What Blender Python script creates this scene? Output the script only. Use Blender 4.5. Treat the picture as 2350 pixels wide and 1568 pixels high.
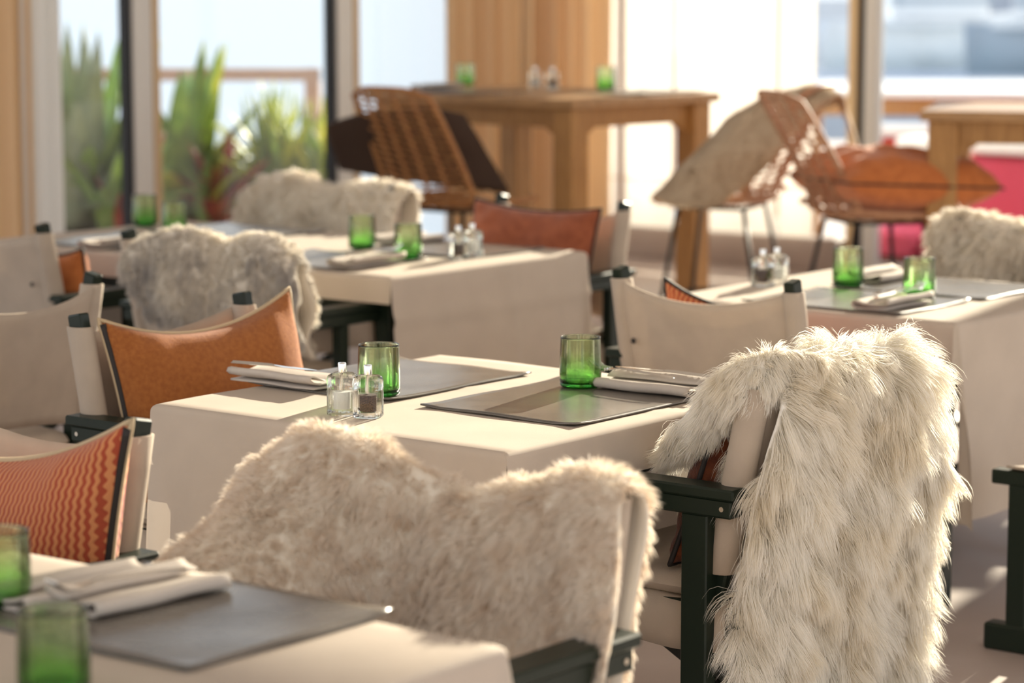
import bpy, math, random
import numpy as np
from mathutils import Vector, Matrix, Quaternion

for o in list(bpy.data.objects): bpy.data.objects.remove(o)
SC = bpy.context.scene
COL = SC.collection
random.seed(4); RNG = np.random.default_rng(7)
PI = math.pi
R = math.radians

# ------------------------------------------------------------------ camera
FPX, CAMH = 6000.0, 1.60
PITCH = math.atan(825/6000.0)
cam_d = bpy.data.cameras.new('camera'); cam = bpy.data.objects.new('camera', cam_d); COL.objects.link(cam)
cam.location = (0, 0, CAMH); cam.rotation_euler = (PI/2 - PITCH, 0, 0)
cam_d.sensor_width = 36; cam_d.lens = FPX*36/2350; cam_d.sensor_fit = 'HORIZONTAL'
cam_d.clip_start = .05; cam_d.clip_end = 6000
cam_d.dof.use_dof = True; cam_d.dof.focus_distance = 5.0; cam_d.dof.aperture_fstop = 3.0
SC.camera = cam

# ------------------------------------------------------------------ world and sun
SUN_AZ, SUN_EL = R(27), R(17)
w = bpy.data.worlds.new('sky'); SC.world = w; w.use_nodes = True
nt = w.node_tree; nt.nodes.clear()
wo = nt.nodes.new('ShaderNodeOutputWorld'); bg = nt.nodes.new('ShaderNodeBackground')
tc = nt.nodes.new('ShaderNodeTexCoord'); sx = nt.nodes.new('ShaderNodeSeparateXYZ'); cr = nt.nodes.new('ShaderNodeValToRGB')
nt.links.new(tc.outputs['Generated'], sx.inputs[0]); nt.links.new(sx.outputs['Z'], cr.inputs[0])
cr.color_ramp.elements[0].position = 0.0; cr.color_ramp.elements[0].color = (1.0, .965, .93, 1)
cr.color_ramp.elements[1].position = .7; cr.color_ramp.elements[1].color = (.62, .77, 1.0, 1)
nt.links.new(cr.outputs[0], bg.inputs[0]); bg.inputs[1].default_value = 1.3
nt.links.new(bg.outputs[0], wo.inputs[0])
sd = bpy.data.lights.new('sun', 'SUN'); so = bpy.data.objects.new('sun', sd); COL.objects.link(so)
sd.energy = 14.0; sd.color = (1.0, .88, .70); sd.angle = R(.6)
SV = Vector((math.sin(SUN_AZ)*math.cos(SUN_EL), math.cos(SUN_AZ)*math.cos(SUN_EL), math.sin(SUN_EL)))
so.rotation_euler = SV.to_track_quat('Z', 'Y').to_euler(); so.location = (6, 20, 8)
SC.view_settings.view_transform = 'Standard'; SC.view_settings.look = 'None'
SC.view_settings.gamma = 1; SC.view_settings.use_curve_mapping = False
SC.view_settings.exposure = 0.12

# ------------------------------------------------------------------ measuring
def ray(x, y):
    a = (x-1175)/FPX; b = (784-y)/FPX; c, s = math.cos(PITCH), math.sin(PITCH)
    return Vector((a, c+b*s, -s+b*c))
def at(x, y, z):                      # point on the horizontal plane z
    r = ray(x, y); t = (z-CAMH)/r.z; return Vector((r.x*t, r.y*t, z))
def aty(x, y, Y):                     # point at distance Y
    r = ray(x, y); t = Y/r.y; return Vector((r.x*t, Y, CAMH+r.z*t))
AZ = 38.0                             # the tables and chairs follow one grid
A_ = Vector((math.sin(R(AZ)), math.cos(R(AZ)), 0)); B_ = Vector((math.cos(R(AZ)), -math.sin(R(AZ)), 0))

# ------------------------------------------------------------------ materials
def M(name):
    m = bpy.data.materials.new(name); m.use_nodes = True; n = m.node_tree; n.nodes.clear()
    o = n.nodes.new('ShaderNodeOutputMaterial'); return m, n, o
def col4(c): return (c[0], c[1], c[2], 1)
def pbr(name, c, rough=.6, spec=.4, metal=0, noise=0, nscale=20, bump=0, bscale=200, c2=None, sheen=0, transl=0, stretch=None, coat=0):
    m, n, o = M(name)
    p = n.nodes.new('ShaderNodeBsdfPrincipled'); p.inputs['Base Color'].default_value = col4(c)
    p.inputs['Roughness'].default_value = rough; p.inputs['Metallic'].default_value = metal
    p.inputs['Specular IOR Level'].default_value = spec; p.inputs['Sheen Weight'].default_value = sheen
    p.inputs['Coat Weight'].default_value = coat
    tcn = n.nodes.new('ShaderNodeTexCoord'); src = tcn.outputs['Object']
    if stretch:
        mp = n.nodes.new('ShaderNodeMapping'); mp.inputs['Scale'].default_value = stretch
        n.links.new(src, mp.inputs[0]); src = mp.outputs[0]
    csock = None
    if noise or c2:
        t = n.nodes.new('ShaderNodeTexNoise'); t.inputs['Scale'].default_value = nscale; t.inputs['Detail'].default_value = 5
        n.links.new(src, t.inputs['Vector'])
        rp = n.nodes.new('ShaderNodeValToRGB'); e = rp.color_ramp.elements
        d = c2 if c2 else tuple(x*(1-noise) for x in c)
        e[0].position = .35; e[0].color = col4(d); e[1].position = .65; e[1].color = col4(c)
        n.links.new(t.outputs[0], rp.inputs[0]); n.links.new(rp.outputs[0], p.inputs['Base Color']); csock = rp.outputs[0]
    if bump:
        t = n.nodes.new('ShaderNodeTexNoise'); t.inputs['Scale'].default_value = bscale; t.inputs['Detail'].default_value = 3
        n.links.new(src, t.inputs['Vector'])
        bn = n.nodes.new('ShaderNodeBump'); bn.inputs['Strength'].default_value = bump; bn.inputs['Distance'].default_value = .004
        n.links.new(t.outputs[0], bn.inputs['Height']); n.links.new(bn.outputs[0], p.inputs['Normal'])
    if transl:
        tr = n.nodes.new('ShaderNodeBsdfTranslucent'); tr.inputs[0].default_value = col4(c)
        if csock: n.links.new(csock, tr.inputs[0])
        mx = n.nodes.new('ShaderNodeMixShader'); mx.inputs[0].default_value = transl
        n.links.new(p.outputs[0], mx.inputs[1]); n.links.new(tr.outputs[0], mx.inputs[2]); n.links.new(mx.outputs[0], o.inputs[0])
    else:
        n.links.new(p.outputs[0], o.inputs[0])
    return m
def furmat(name, c, c2, transl=.4, nscale=9):
    m, n, o = M(name)
    g = n.nodes.new('ShaderNodeTexCoord'); t = n.nodes.new('ShaderNodeTexNoise'); t.inputs['Scale'].default_value = nscale; t.inputs['Detail'].default_value = 4
    n.links.new(g.outputs['Object'], t.inputs['Vector'])
    rp = n.nodes.new('ShaderNodeValToRGB'); e = rp.color_ramp.elements
    e[0].position = .33; e[0].color = col4(c2); e[1].position = .58; e[1].color = col4(c); n.links.new(t.outputs[0], rp.inputs[0])
    d = n.nodes.new('ShaderNodeBsdfPrincipled'); d.inputs['Roughness'].default_value = .55; d.inputs['Specular IOR Level'].default_value = .25
    tr = n.nodes.new('ShaderNodeBsdfTranslucent'); mx = n.nodes.new('ShaderNodeMixShader'); mx.inputs[0].default_value = transl
    n.links.new(rp.outputs[0], d.inputs['Base Color']); n.links.new(rp.outputs[0], tr.inputs[0])
    n.links.new(d.outputs[0], mx.inputs[1]); n.links.new(tr.outputs[0], mx.inputs[2]); n.links.new(mx.outputs[0], o.inputs[0])
    return m
def glassmat(name, tint, refr=.5, rough=.0, ior=1.45, absorb=None):
    # real glass: fresnel reflection over a blend of straight and refracted light, tinted
    m, n, o = M(name)
    t = n.nodes.new('ShaderNodeBsdfTransparent'); t.inputs[0].default_value = col4(tint)
    r = n.nodes.new('ShaderNodeBsdfRefraction'); r.inputs[0].default_value = col4(tint); r.inputs['IOR'].default_value = ior; r.inputs['Roughness'].default_value = rough
    if absorb:          # the wall of the cup is thicker, so deeper in colour, towards its foot
        q = n.nodes.new('ShaderNodeTexCoord'); sp = n.nodes.new('ShaderNodeSeparateXYZ'); rp = n.nodes.new('ShaderNodeValToRGB'); mr = n.nodes.new('ShaderNodeMapRange')
        n.links.new(q.outputs['Object'], sp.inputs[0]); n.links.new(sp.outputs['Z'], mr.inputs[0]); mr.inputs[1].default_value = .008; mr.inputs[2].default_value = .075
        n.links.new(mr.outputs[0], rp.inputs[0]); rp.color_ramp.elements[0].color = col4(absorb); rp.color_ramp.elements[1].color = col4(tint)
        n.links.new(rp.outputs[0], t.inputs[0]); n.links.new(rp.outputs[0], r.inputs[0])
    a = n.nodes.new('ShaderNodeMixShader'); a.inputs[0].default_value = refr
    n.links.new(t.outputs[0], a.inputs[1]); n.links.new(r.outputs[0], a.inputs[2])
    g = n.nodes.new('ShaderNodeBsdfGlossy'); g.inputs['Roughness'].default_value = .03
    f = n.nodes.new('ShaderNodeFresnel'); f.inputs['IOR'].default_value = ior
    b = n.nodes.new('ShaderNodeMixShader'); n.links.new(f.outputs[0], b.inputs[0])
    n.links.new(a.outputs[0], b.inputs[1]); n.links.new(g.outputs[0], b.inputs[2]); n.links.new(b.outputs[0], o.inputs[0])
    return m
def wavy(name, c1, c2):
    m, n, o = M(name)
    p = n.nodes.new('ShaderNodeBsdfPrincipled'); p.inputs['Roughness'].default_value = .85; p.inputs['Sheen Weight'].default_value = .15
    tcn = n.nodes.new('ShaderNodeTexCoord'); mp = n.nodes.new('ShaderNodeMapping'); mp.inputs['Scale'].default_value = (1, 1, 1)
    sp = n.nodes.new('ShaderNodeSeparateXYZ'); n.links.new(tcn.outputs['Object'], sp.inputs[0])
    def ma(op, a, b=None):
        k = n.nodes.new('ShaderNodeMath'); k.operation = op
        for i, v in enumerate((a, b)):
            if v is None: continue
            if isinstance(v, (int, float)): k.inputs[i].default_value = v
            else: n.links.new(v, k.inputs[i])
        return k.outputs[0]
    wob = ma('MULTIPLY', ma('SINE', ma('MULTIPLY', sp.outputs['Y'], 2*PI/.018)), .0014)
    u = ma('MULTIPLY', ma('ADD', ma('SUBTRACT', sp.outputs['X'], ma('MULTIPLY', sp.outputs['Y'], .35)), wob), 2*PI/.0125)
    s = ma('ADD', ma('MULTIPLY', ma('SINE', u), .5), .5)
    rp = n.nodes.new('ShaderNodeValToRGB'); e = rp.color_ramp.elements
    e[0].position = .35; e[0].color = col4(c1); e[1].position = .65; e[1].color = col4(c2)
    n.links.new(s, rp.inputs[0]); n.links.new(rp.outputs[0], p.inputs['Base Color'])
    bn = n.nodes.new('ShaderNodeBump'); bn.inputs['Strength'].default_value = .5; bn.inputs['Distance'].default_value = .003
    n.links.new(s, bn.inputs['Height']); n.links.new(bn.outputs[0], p.inputs['Normal']); n.links.new(p.outputs[0], o.inputs[0])
    return m

canvas = pbr('canvas_beige', (.60, .50, .40), .85, .15, noise=.1, nscale=14, bump=.25, bscale=700, transl=.16)
linen = pbr('linen_cloth', (.62, .53, .44), .8, .2, noise=.06, nscale=9, bump=.15, bscale=900, transl=.10)
napkin_m = pbr('napkin_linen', (.62, .55, .48), .8, .2, noise=.06, nscale=30, bump=.2, bscale=900)
green = pbr('dark_green_lacquer', (.010, .018, .011), .38, .3, bump=.06, bscale=90)
leather = pbr('grey_brown_leather', (.15, .13, .11), .27, .8, noise=.25, nscale=14, bump=.12, bscale=28)
steel = pbr('polished_steel', (.8, .79, .76), .16, .5, metal=1)
hardware = pbr('brass_hardware', (.65, .6, .5), .3, .5, metal=1)
suede = pbr('rust_suede', (.40, .145, .042), .95, .05, c2=(.32, .108, .032), nscale=90, bump=.3, bscale=260, sheen=.2)
rust = pbr('rust_wool', (.58, .19, .055), .9, .15, c2=(.46, .14, .04), nscale=30, bump=.25, bscale=300, sheen=.25)
terra = pbr('terracotta_weave', (.40, .12, .055), .9, .15, c2=(.30, .085, .04), nscale=30, bump=.25, bscale=300, sheen=.25)
maroon = pbr('dark_rust_wool', (.17, .05, .02), .92, .1, c2=(.09, .025, .012), nscale=50, bump=.4, bscale=240, sheen=.2)
zig = wavy('zigzag_orange', (.38, .06, .022), (.62, .24, .09))
piping_dark = pbr('dark_zip', (.025, .02, .018), .6)
piping_cream = pbr('cream_piping', (.55, .42, .26), .7)
oak = pbr('oak_wood', (.46, .25, .085), .5, .4, c2=(.34, .17, .055), nscale=8, stretch=(12, 12, 1.2), bump=.08, bscale=60)
oak_top = pbr('oak_top', (.44, .25, .10), .38, .5, c2=(.33, .18, .07), nscale=8, stretch=(1.5, 14, 4), bump=.06, bscale=60)
rattan = pbr('rattan', (.42, .20, .07), .55, .4, c2=(.33, .14, .05), nscale=30)
rattan_pale = pbr('rattan_pale', (.50, .27, .15), .55, .4, c2=(.40, .2, .11), nscale=30)
black_metal = pbr('black_metal', (.015, .015, .015), .45)
gglass = glassmat('green_glass', (.91, .97, .84), .5, absorb=(.60, .90, .50))
gbase = glassmat('green_glass_base', (.22, .62, .20), .6)
acrylic = glassmat('clear_acrylic', (.97, .98, .97), .5, ior=1.4)
pane_m = glassmat('window_glass', (.97, .985, .98), 0.0, ior=1.25)
salt = pbr('salt', (.85, .83, .78), .9, bump=.5, bscale=900)
pepper = pbr('peppercorns', (.16, .09, .05), .8, c2=(.04, .025, .018), nscale=500, bump=.8, bscale=500)
mull_grey = pbr('mullion_grey', (.72, .71, .68), .5, .4)
mull_black = pbr('gasket_black', (.012, .012, .015), .5)
mull_sunlit = pbr('mullion_sunlit_edge', (.62, .45, .26), .5)  # sunlight on the mullion edge, put into the colour as tan
curtain_m = pbr('curtain_tan', (.88, .71, .50), .85, .1, transl=.55, bump=.1, bscale=500)
curtain_w = pbr('curtain_white', (.92, .90, .86), .85, .1, transl=.55)
sheer_m = pbr('sheer_white', (.92, .90, .87), .9, .05, transl=.6)
seam_m = pbr('sheer_seam', (.70, .52, .38), .9, .05, transl=.25)
floor_m = pbr('floor_stone', (.47, .39, .35), .45, .35, c2=(.41, .335, .295), nscale=3, bump=.04, bscale=40)
terrace_m = pbr('terrace_deck', (.50, .42, .38), .7, c2=(.42, .34, .3), nscale=4)
ceil_m = pbr('ceiling_white', (.72, .68, .62), .8)
sea_m = pbr('sea', (.30, .38, .46), .28, .5, bump=.6, bscale=2.5)
rail_wood = pbr('rail_wood', (.55, .36, .25), .6, c2=(.46, .28, .18), nscale=6)
leaf_g = pbr('leaf_green', (.38, .50, .14), .45, .4, c2=(.24, .36, .10), nscale=7, transl=.4)
leaf_y = pbr('leaf_yellow', (.80, .76, .12), .45, .4, c2=(.5, .58, .10), nscale=7, transl=.45)
leaf_r = pbr('leaf_red', (.60, .10, .06), .5, .4, c2=(.22, .07, .04), nscale=7, transl=.3)
leaf_grey = pbr('leaf_grey', (.42, .46, .32), .5, .4, c2=(.32, .36, .24), nscale=7, transl=.3)
planter_m = pbr('planter_brown', (.22, .10, .06), .7, c2=(.16, .07, .04), nscale=10)
white_paint = pbr('white_paint', (.82, .82, .82), .5)
grey_paint = pbr('harbour_grey', (.46, .48, .52), .7)
blue_grey = pbr('harbour_blue_grey', (.40, .45, .50), .7)
red_fab = pbr('red_cushion', (.62, .06, .035), .8)
orange_fab = pbr('orange_cushion', (.75, .16, .05), .8)
magenta_fab = pbr('magenta_cushion', (.52, .06, .11), .8)
brown_fur = furmat('dark_brown_fur', (.075, .04, .025), (.04, .02, .013), .15)
fur_white = furmat('white_fur', (.96, .93, .86), (.92, .86, .74), .5, 7)
fur_beige = furmat('beige_fur', (.90, .82, .72), (.80, .68, .55), .42, 22)
fur_grey = furmat('grey_cream_fur', (.82, .76, .66), (.52, .48, .44), .38, 6)
fur_cream = furmat('cream_fur', (.93, .88, .79), (.84, .77, .66), .42, 8)
fur_tan = furmat('tan_fur', (.62, .50, .36), (.40, .30, .2), .25, 6)
hide_m = pbr('hide', (.80, .72, .60), .9)
hide_white = pbr('hide_white', (.93, .90, .83), .9)
hide_tan = pbr('hide_tan', (.52, .42, .30), .9)
hide_brown = pbr('hide_brown', (.05, .028, .018), .9)

# ------------------------------------------------------------------ mesh helpers
class B:
    """collects shapes; build() links them as ONE mesh object"""
    def __init__(s): s.v = []; s.f = []; s.n = 0
    def add(s, v, f):
        v = np.asarray(v, float).reshape(-1, 3); s.v.append(v); s.f += [tuple(i+s.n for i in q) for q in f]; s.n += len(v); return s
    def box(s, c, d, ch=.003, m=None):
        hx, hy, hz = d[0]/2, d[1]/2, d[2]/2; ch = min(ch, hx*.8, hy*.8, hz*.8)
        V = []; ix = {}
        for sx_ in (-1, 1):
            for sy in (-1, 1):
                for sz in (-1, 1):
                    for k in range(3):
                        p = [sx_*hx, sy*hy, sz*hz]
                        for j in range(3):
                            if j != k: p[j] -= ch*(sx_, sy, sz)[j]
                        ix[(sx_, sy, sz, k)] = len(V); V.append(p)
        F = []
        for k in range(3):
            i, j = (k+1) % 3, (k+2) % 3
            for sg in (-1, 1):
                q = []
                for (a, b) in ((-1, -1), (1, -1), (1, 1), (-1, 1)):
                    t = [0, 0, 0]; t[k] = sg; t[i] = a; t[j] = b; q.append(ix[(t[0], t[1], t[2], k)])
                F.append(q if sg > 0 else q[::-1])
        for k in range(3):
            i, j = (k+1) % 3, (k+2) % 3
            for a in (-1, 1):
                for b in (-1, 1):
                    t = [0, 0, 0]; t[i] = a; t[j] = b
                    t[k] = -1; lo = tuple(t); t[k] = 1; hi = tuple(t)
                    q = [ix[(*lo, i)], ix[(*hi, i)], ix[(*hi, j)], ix[(*lo, j)]]
                    F.append(q[::-1] if a*b > 0 else q)
        for sx_ in (-1, 1):
            for sy in (-1, 1):
                for sz in (-1, 1):
                    q = [ix[(sx_, sy, sz, k)] for k in range(3)]; F.append(q if sx_*sy*sz > 0 else q[::-1])
        V = np.array(V)
        if m is not None: V = V @ np.array(m.to_3x3()).T
        s.add(V+np.array(c), F); return s
    def bar(s, p, q, wx, wy, ch=.003, up=(0, 0, 1)):
        """a box of section wx by wy running from p to q"""
        p, q = Vector(p), Vector(q); d = q-p; z = d.normalized(); u = Vector(up)
        if abs(z.dot(u)) > .98: u = Vector((0, 1, 0))
        x = u.cross(z).normalized(); y = z.cross(x)
        m = Matrix((x, y, z)).transposed()
        return s.box((p+q)/2, (wx, wy, d.length), ch, m.to_4x4())
    def tube(s, pts, r, seg=8, caps=True):
        P = [Vector(p) for p in pts]; n = len(P); V = []; F = []
        rr = r if hasattr(r, '__len__') else [r]*n
        u = None
        for i, p in enumerate(P):
            t = (P[min(i+1, n-1)]-P[max(i-1, 0)]).normalized()
            if u is None: u = t.orthogonal().normalized()
            u = (u-t*u.dot(t)).normalized(); w_ = t.cross(u)
            for k in range(seg):
                a = 2*PI*k/seg; V.append(p+(u*math.cos(a)+w_*math.sin(a))*rr[i])
        for i in range(n-1):
            for k in range(seg):
                a, b = i*seg+k, i*seg+(k+1) % seg; F.append((a, b, b+seg, a+seg))
        if caps: F.append(tuple(range(seg))[::-1]); F.append(tuple(range((n-1)*seg, n*seg)))
        s.add([tuple(v) for v in V], F); return s
    def lathe(s, prof, seg=32, c=(0, 0, 0)):
        V = []; F = []; n = len(prof)
        for (r, z) in prof:
            for k in range(seg):
                a = 2*PI*k/seg; V.append((c[0]+r*math.cos(a), c[1]+r*math.sin(a), c[2]+z))
        for i in range(n-1):
            for k in range(seg):
                a, b = i*seg+k, i*seg+(k+1) % seg; F.append((a, b, b+seg, a+seg))
        if prof[0][0] > 1e-6: F.append(tuple(range(seg))[::-1])
        if prof[-1][0] > 1e-6: F.append(tuple(range((n-1)*seg, n*seg)))
        s.add(V, F); return s
    def grid(s, P, flip=False, mask=None):
        P = np.asarray(P); n, m = P.shape[:2]; F = []
        for i in range(n-1):
            for j in range(m-1):
                if mask is not None and not mask[i, j]: continue
                q = (i*m+j, i*m+j+1, (i+1)*m+j+1, (i+1)*m+j); F.append(q[::-1] if flip else q)
        s.add(P.reshape(-1, 3), F); return s
    def sheet(s, P, t):
        """a grid given thickness t, edges closed"""
        P = np.asarray(P, float); N = grid_normals(P); n, m = P.shape[:2]
        s.grid(P+N*t/2); a = s.n-n*m; s.grid(P-N*t/2, True); b = s.n-n*m
        ed = [i*m for i in range(n)]; ed2 = [i*m+m-1 for i in range(n)]
        for L, fl in ((list(range(m)), 0), ([(n-1)*m+j for j in range(m)], 1), (ed, 1), (ed2, 0)):
            for i in range(len(L)-1):
                q = (a+L[i], b+L[i], b+L[i+1], a+L[i+1]); s.f.append(q[::-1] if fl else q)
        return s
    def build(s, name, mat, parent=None, smooth=False, kind=None):
        me = bpy.data.meshes.new(name); v = np.concatenate(s.v)
        me.from_pydata(v.tolist(), [], s.f)
        if smooth:
            me.polygons.foreach_set('use_smooth', [True]*len(me.polygons))
            if smooth == 'angle': me.set_sharp_from_angle(angle=R(40))
        me.materials.append(mat); me.update()
        o = bpy.data.objects.new(name, me); COL.objects.link(o)
        if parent is not None: o.parent = parent
        if kind: o['kind'] = kind
        return o
def grid_normals(P):
    du = np.gradient(P, axis=1); dv = np.gradient(P, axis=0); N = np.cross(du, dv)
    L = np.linalg.norm(N, axis=2, keepdims=True); return N/np.maximum(L, 1e-9)
def tag(o, label, cat, group=None):
    o['label'] = label; o['category'] = cat
    if group: o['group'] = group
    return o
def thing(name, label, cat, loc=(0, 0, 0), az=0, group=None):
    o = bpy.data.objects.new(name, None); COL.objects.link(o); o.empty_display_size = .1
    o.location = loc; o.rotation_euler = (0, 0, -R(az)); return tag(o, label, cat, group)
def struct(o): o['kind'] = 'structure'; return o
def copy_tree(o, parent=None):
    c = o.copy(); COL.objects.link(c); c.parent = parent
    for ch in [x for x in bpy.data.objects if x.parent == o and x != c]: copy_tree(ch, c)
    return c
def dup(o, loc, az, label, group=None):
    c = copy_tree(o); c.location = loc; c.rotation_euler = (0, 0, -R(az)); c['label'] = label
    if group: c['group'] = group
    return c
def wnoise(P, f, seed=0, ch=3):
    """smooth vector noise made of sines"""
    g = np.random.default_rng(seed); P = np.asarray(P); out = np.zeros(P.shape[:-1]+(ch,))
    for k in range(6):
        d = g.normal(size=3); d /= np.linalg.norm(d); fr = f*(1+.45*k)
        ph = g.uniform(0, 6.28, ch); am = g.normal(size=ch)/(1+.35*k)
        out += am*np.sin((P@d)[..., None]*fr+ph)
    return out/2.0
def interp(x, xs, ys): return np.interp(x, xs, ys)
def smoothg(Z, it=2):
    for _ in range(it):
        Q = Z.copy(); Q[1:-1] = (Z[:-2]+2*Z[1:-1]+Z[2:])/4; Z = Q
        Q = Z.copy(); Q[:, 1:-1] = (Z[:, :-2]+2*Z[:, 1:-1]+Z[:, 2:])/4; Z = Q
    return Z

# ------------------------------------------------------------------ fur
def fur(name, grids, parent, mat, count, length, width, out=.5, droop=.5, clump=.5, nclump=900, curl=.15, seed=1, flip=False, both=0, edge=.08, segs=3, lenvar=.5, gravity=(0, 0, -1)):
    """strands rooted on the sheets in grids: tapered ribbons in one mesh"""
    g = np.random.default_rng(seed)
    C = []; NN = []; AR = []; QD = []
    for P in grids:
        P = np.asarray(P); N = grid_normals(P)*(-1 if flip else 1)
        a, b, c, d = P[:-1, :-1], P[:-1, 1:], P[1:, 1:], P[1:, :-1]
        ar = np.linalg.norm(np.cross(b-a, d-a), axis=2)
        QD.append(np.stack([a, b, d, c], 2).reshape(-1, 4, 3)); AR.append(ar.reshape(-1))
        na = np.stack([N[:-1, :-1], N[:-1, 1:], N[1:, :-1], N[1:, 1:]], 2); NN.append(na.reshape(-1, 4, 3))
    QD = np.concatenate(QD); AR = np.concatenate(AR); NN = np.concatenate(NN)
    idx = g.choice(len(AR), count, p=AR/AR.sum()); u = g.random((count, 1)); v = g.random((count, 1))
    wts = np.stack([(1-u)*(1-v), u*(1-v), (1-u)*v, u*v], 1)
    root = (QD[idx]*wts).sum(1); nor = (NN[idx]*wts).sum(1); nor /= np.maximum(np.linalg.norm(nor, axis=1, keepdims=True), 1e-6)
    out_v = np.zeros((count, 3)); ne = int(count*edge)
    if ne:                       # part of the hair grows along the cut edges of the hide, pointing outwards
        ER, EO, EN = [], [], []
        for P in grids:
            P = np.asarray(P); N = grid_normals(P)*(-1 if flip else 1)
            for sl, inn in ((np.s_[:, 0], np.s_[:, 2]), (np.s_[:, -1], np.s_[:, -3]), (np.s_[0, :], np.s_[2, :]), (np.s_[-1, :], np.s_[-3, :])):
                d_ = P[sl]-P[inn]; ER.append(P[sl]); EO.append(d_/np.maximum(np.linalg.norm(d_, axis=1, keepdims=True), 1e-6)); EN.append(N[sl])
        sg = [(a[i], a[i+1], o_[i], n_[i]) for a, o_, n_ in zip(ER, EO, EN) for i in range(len(a)-1)]
        ln = np.array([np.linalg.norm(a-b) for a, b, _, _ in sg]); ii = g.choice(len(sg), ne, p=ln/ln.sum()); ff = g.random((ne, 1))
        SA = np.array([q[0] for q in sg])[ii]; SB = np.array([q[1] for q in sg])[ii]; OV = np.array([q[2] for q in sg])[ii]; NV = np.array([q[3] for q in sg])[ii]
        root[:ne] = SA*(1-ff)+SB*ff-OV*g.random((ne, 1))*.02; nor[:ne] = NV; out_v[:ne] = OV
    if both: nor = np.where(g.random((count, 1)) < both, -nor, nor)
    gv = np.array(gravity, float); comb = gv-nor*(nor@gv)[:, None]
    comb += .35*wnoise(root, 14, seed+5)+.25*wnoise(root, 45, seed+6); comb -= nor*(comb*nor).sum(1)[:, None]
    comb /= np.maximum(np.linalg.norm(comb, axis=1, keepdims=True), 1e-6)
    L = length*(1-lenvar*g.random((count, 1)))*(1+.25*wnoise(root, 12, seed+9, 1))
    d0 = nor*out+comb*(1-out)+out_v*.9+.18*g.normal(size=(count, 3)); d0 /= np.linalg.norm(d0, axis=1, keepdims=True)
    d1 = gv*droop
    tip = root+L*(d0+d1*.6)
    # clumps
    ci = g.choice(count, min(nclump, count), replace=False); best = np.zeros(count, int)
    for s in range(0, count, 4000):
        D = ((root[s:s+4000, None, :]-root[None, ci, :])**2).sum(2); best[s:s+4000] = ci[D.argmin(1)]
    ctip = tip[best]+(root-root[best])*.15
    ks = np.linspace(0, 1, segs+1)
    pts = np.zeros((count, segs+1, 3))
    cn = g.normal(size=(count, 3))*curl*L; cn2 = wnoise(root, 60, seed+11)*curl*L
    for i, t in enumerate(ks):
        p = root+L*(t*d0+t*t*.6*d1)
        p = p+(ctip-tip)*clump*t**1.3+(cn*.35+cn2)*math.sin(2.6*t)
        pts[:, i] = p
    tan = pts[:, -1]-pts[:, 0]; side = np.cross(tan, nor+.5*g.normal(size=(count, 3))); side /= np.maximum(np.linalg.norm(side, axis=1, keepdims=True), 1e-9)
    wd = width*(.6+.8*g.random((count, 1)))
    V = []
    for i, t in enumerate(ks[:-1]):
        ww = wd*(1-.55*t); V.append(pts[:, i]-side*ww/2); V.append(pts[:, i]+side*ww/2)
    V.append(pts[:, -1]); K = len(V)
    V = np.stack(V, 1).reshape(-1, 3).astype(np.float32)
    base = (np.arange(count)*K)[:, None]; loops = []; starts = []; tot = []
    quads = []
    for i in range(segs-1):
        q = np.array([2*i, 2*i+1, 2*i+3, 2*i+2]); quads.append(base+q)
    tri = base+np.array([2*segs-2, 2*segs-1, 2*segs])
    Q = np.stack(quads, 1).reshape(-1) if quads else np.zeros(0, int)
    li = np.concatenate([Q, tri.reshape(-1)]).astype(np.int32)
    nq = len(Q)//4; nt_ = count
    ls = np.concatenate([np.arange(nq)*4, nq*4+np.arange(nt_)*3]).astype(np.int32)
    me = bpy.data.meshes.new(name); me.vertices.add(len(V)); me.vertices.foreach_set('co', V.ravel())
    me.loops.add(len(li)); me.loops.foreach_set('vertex_index', li)
    me.polygons.add(nq+nt_); me.polygons.foreach_set('loop_start', ls)
    me.polygons.foreach_set('use_smooth', np.ones(nq+nt_, bool))
    me.update(calc_edges=True); me.materials.append(mat)
    o = bpy.data.objects.new(name, me); COL.objects.link(o); o.parent = parent; o['kind'] = 'stuff'
    return o

def drape(top, fbot, bbot, xl, xr, yc=-.262, r=.056, n=41, m=49, seed=3, wob=.012, rake=.2, fold=.015, fl=.0, endsF=None):
    """sheet thrown over a chair back: u across (chair x), v from the front hem over the top to the back hem.
       top/fbot/bbot: (xs, zs) tables over u 0..1; xl/xr: (vs, xs) tables over v -1..1"""
    u = np.linspace(0, 1, n); v = np.linspace(-1, 1, m); V, U = np.meshgrid(v, u, indexing='ij')
    T = interp(U, *top); FB = interp(U, *fbot); BB = interp(U, *bbot)
    XL = interp(V, *xl); XR = interp(V, *xr); X = XL+(XR-XL)*U
    s = np.where(V < 0, 1., -1.); bot = np.where(V < 0, FB, BB); t = np.abs(V)*np.maximum(T-bot, .02)
    Z = T-t*(1-.35*np.exp(-t/r)); Y = yc+s*r*np.tanh(t/r*1.3)+(.88-Z)*rake
    P = np.stack([X, Y, Z], 2)
    nz = wnoise(P, 16, seed); P[..., 1] += nz[..., 0]*wob+s*np.sin(X*24+seed)*fold*np.clip(t*4, 0, 1); P[..., 0] += nz[..., 1]*wob*.8; P[..., 2] += nz[..., 2]*wob*.6
    return smoothg(P, 3)

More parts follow.
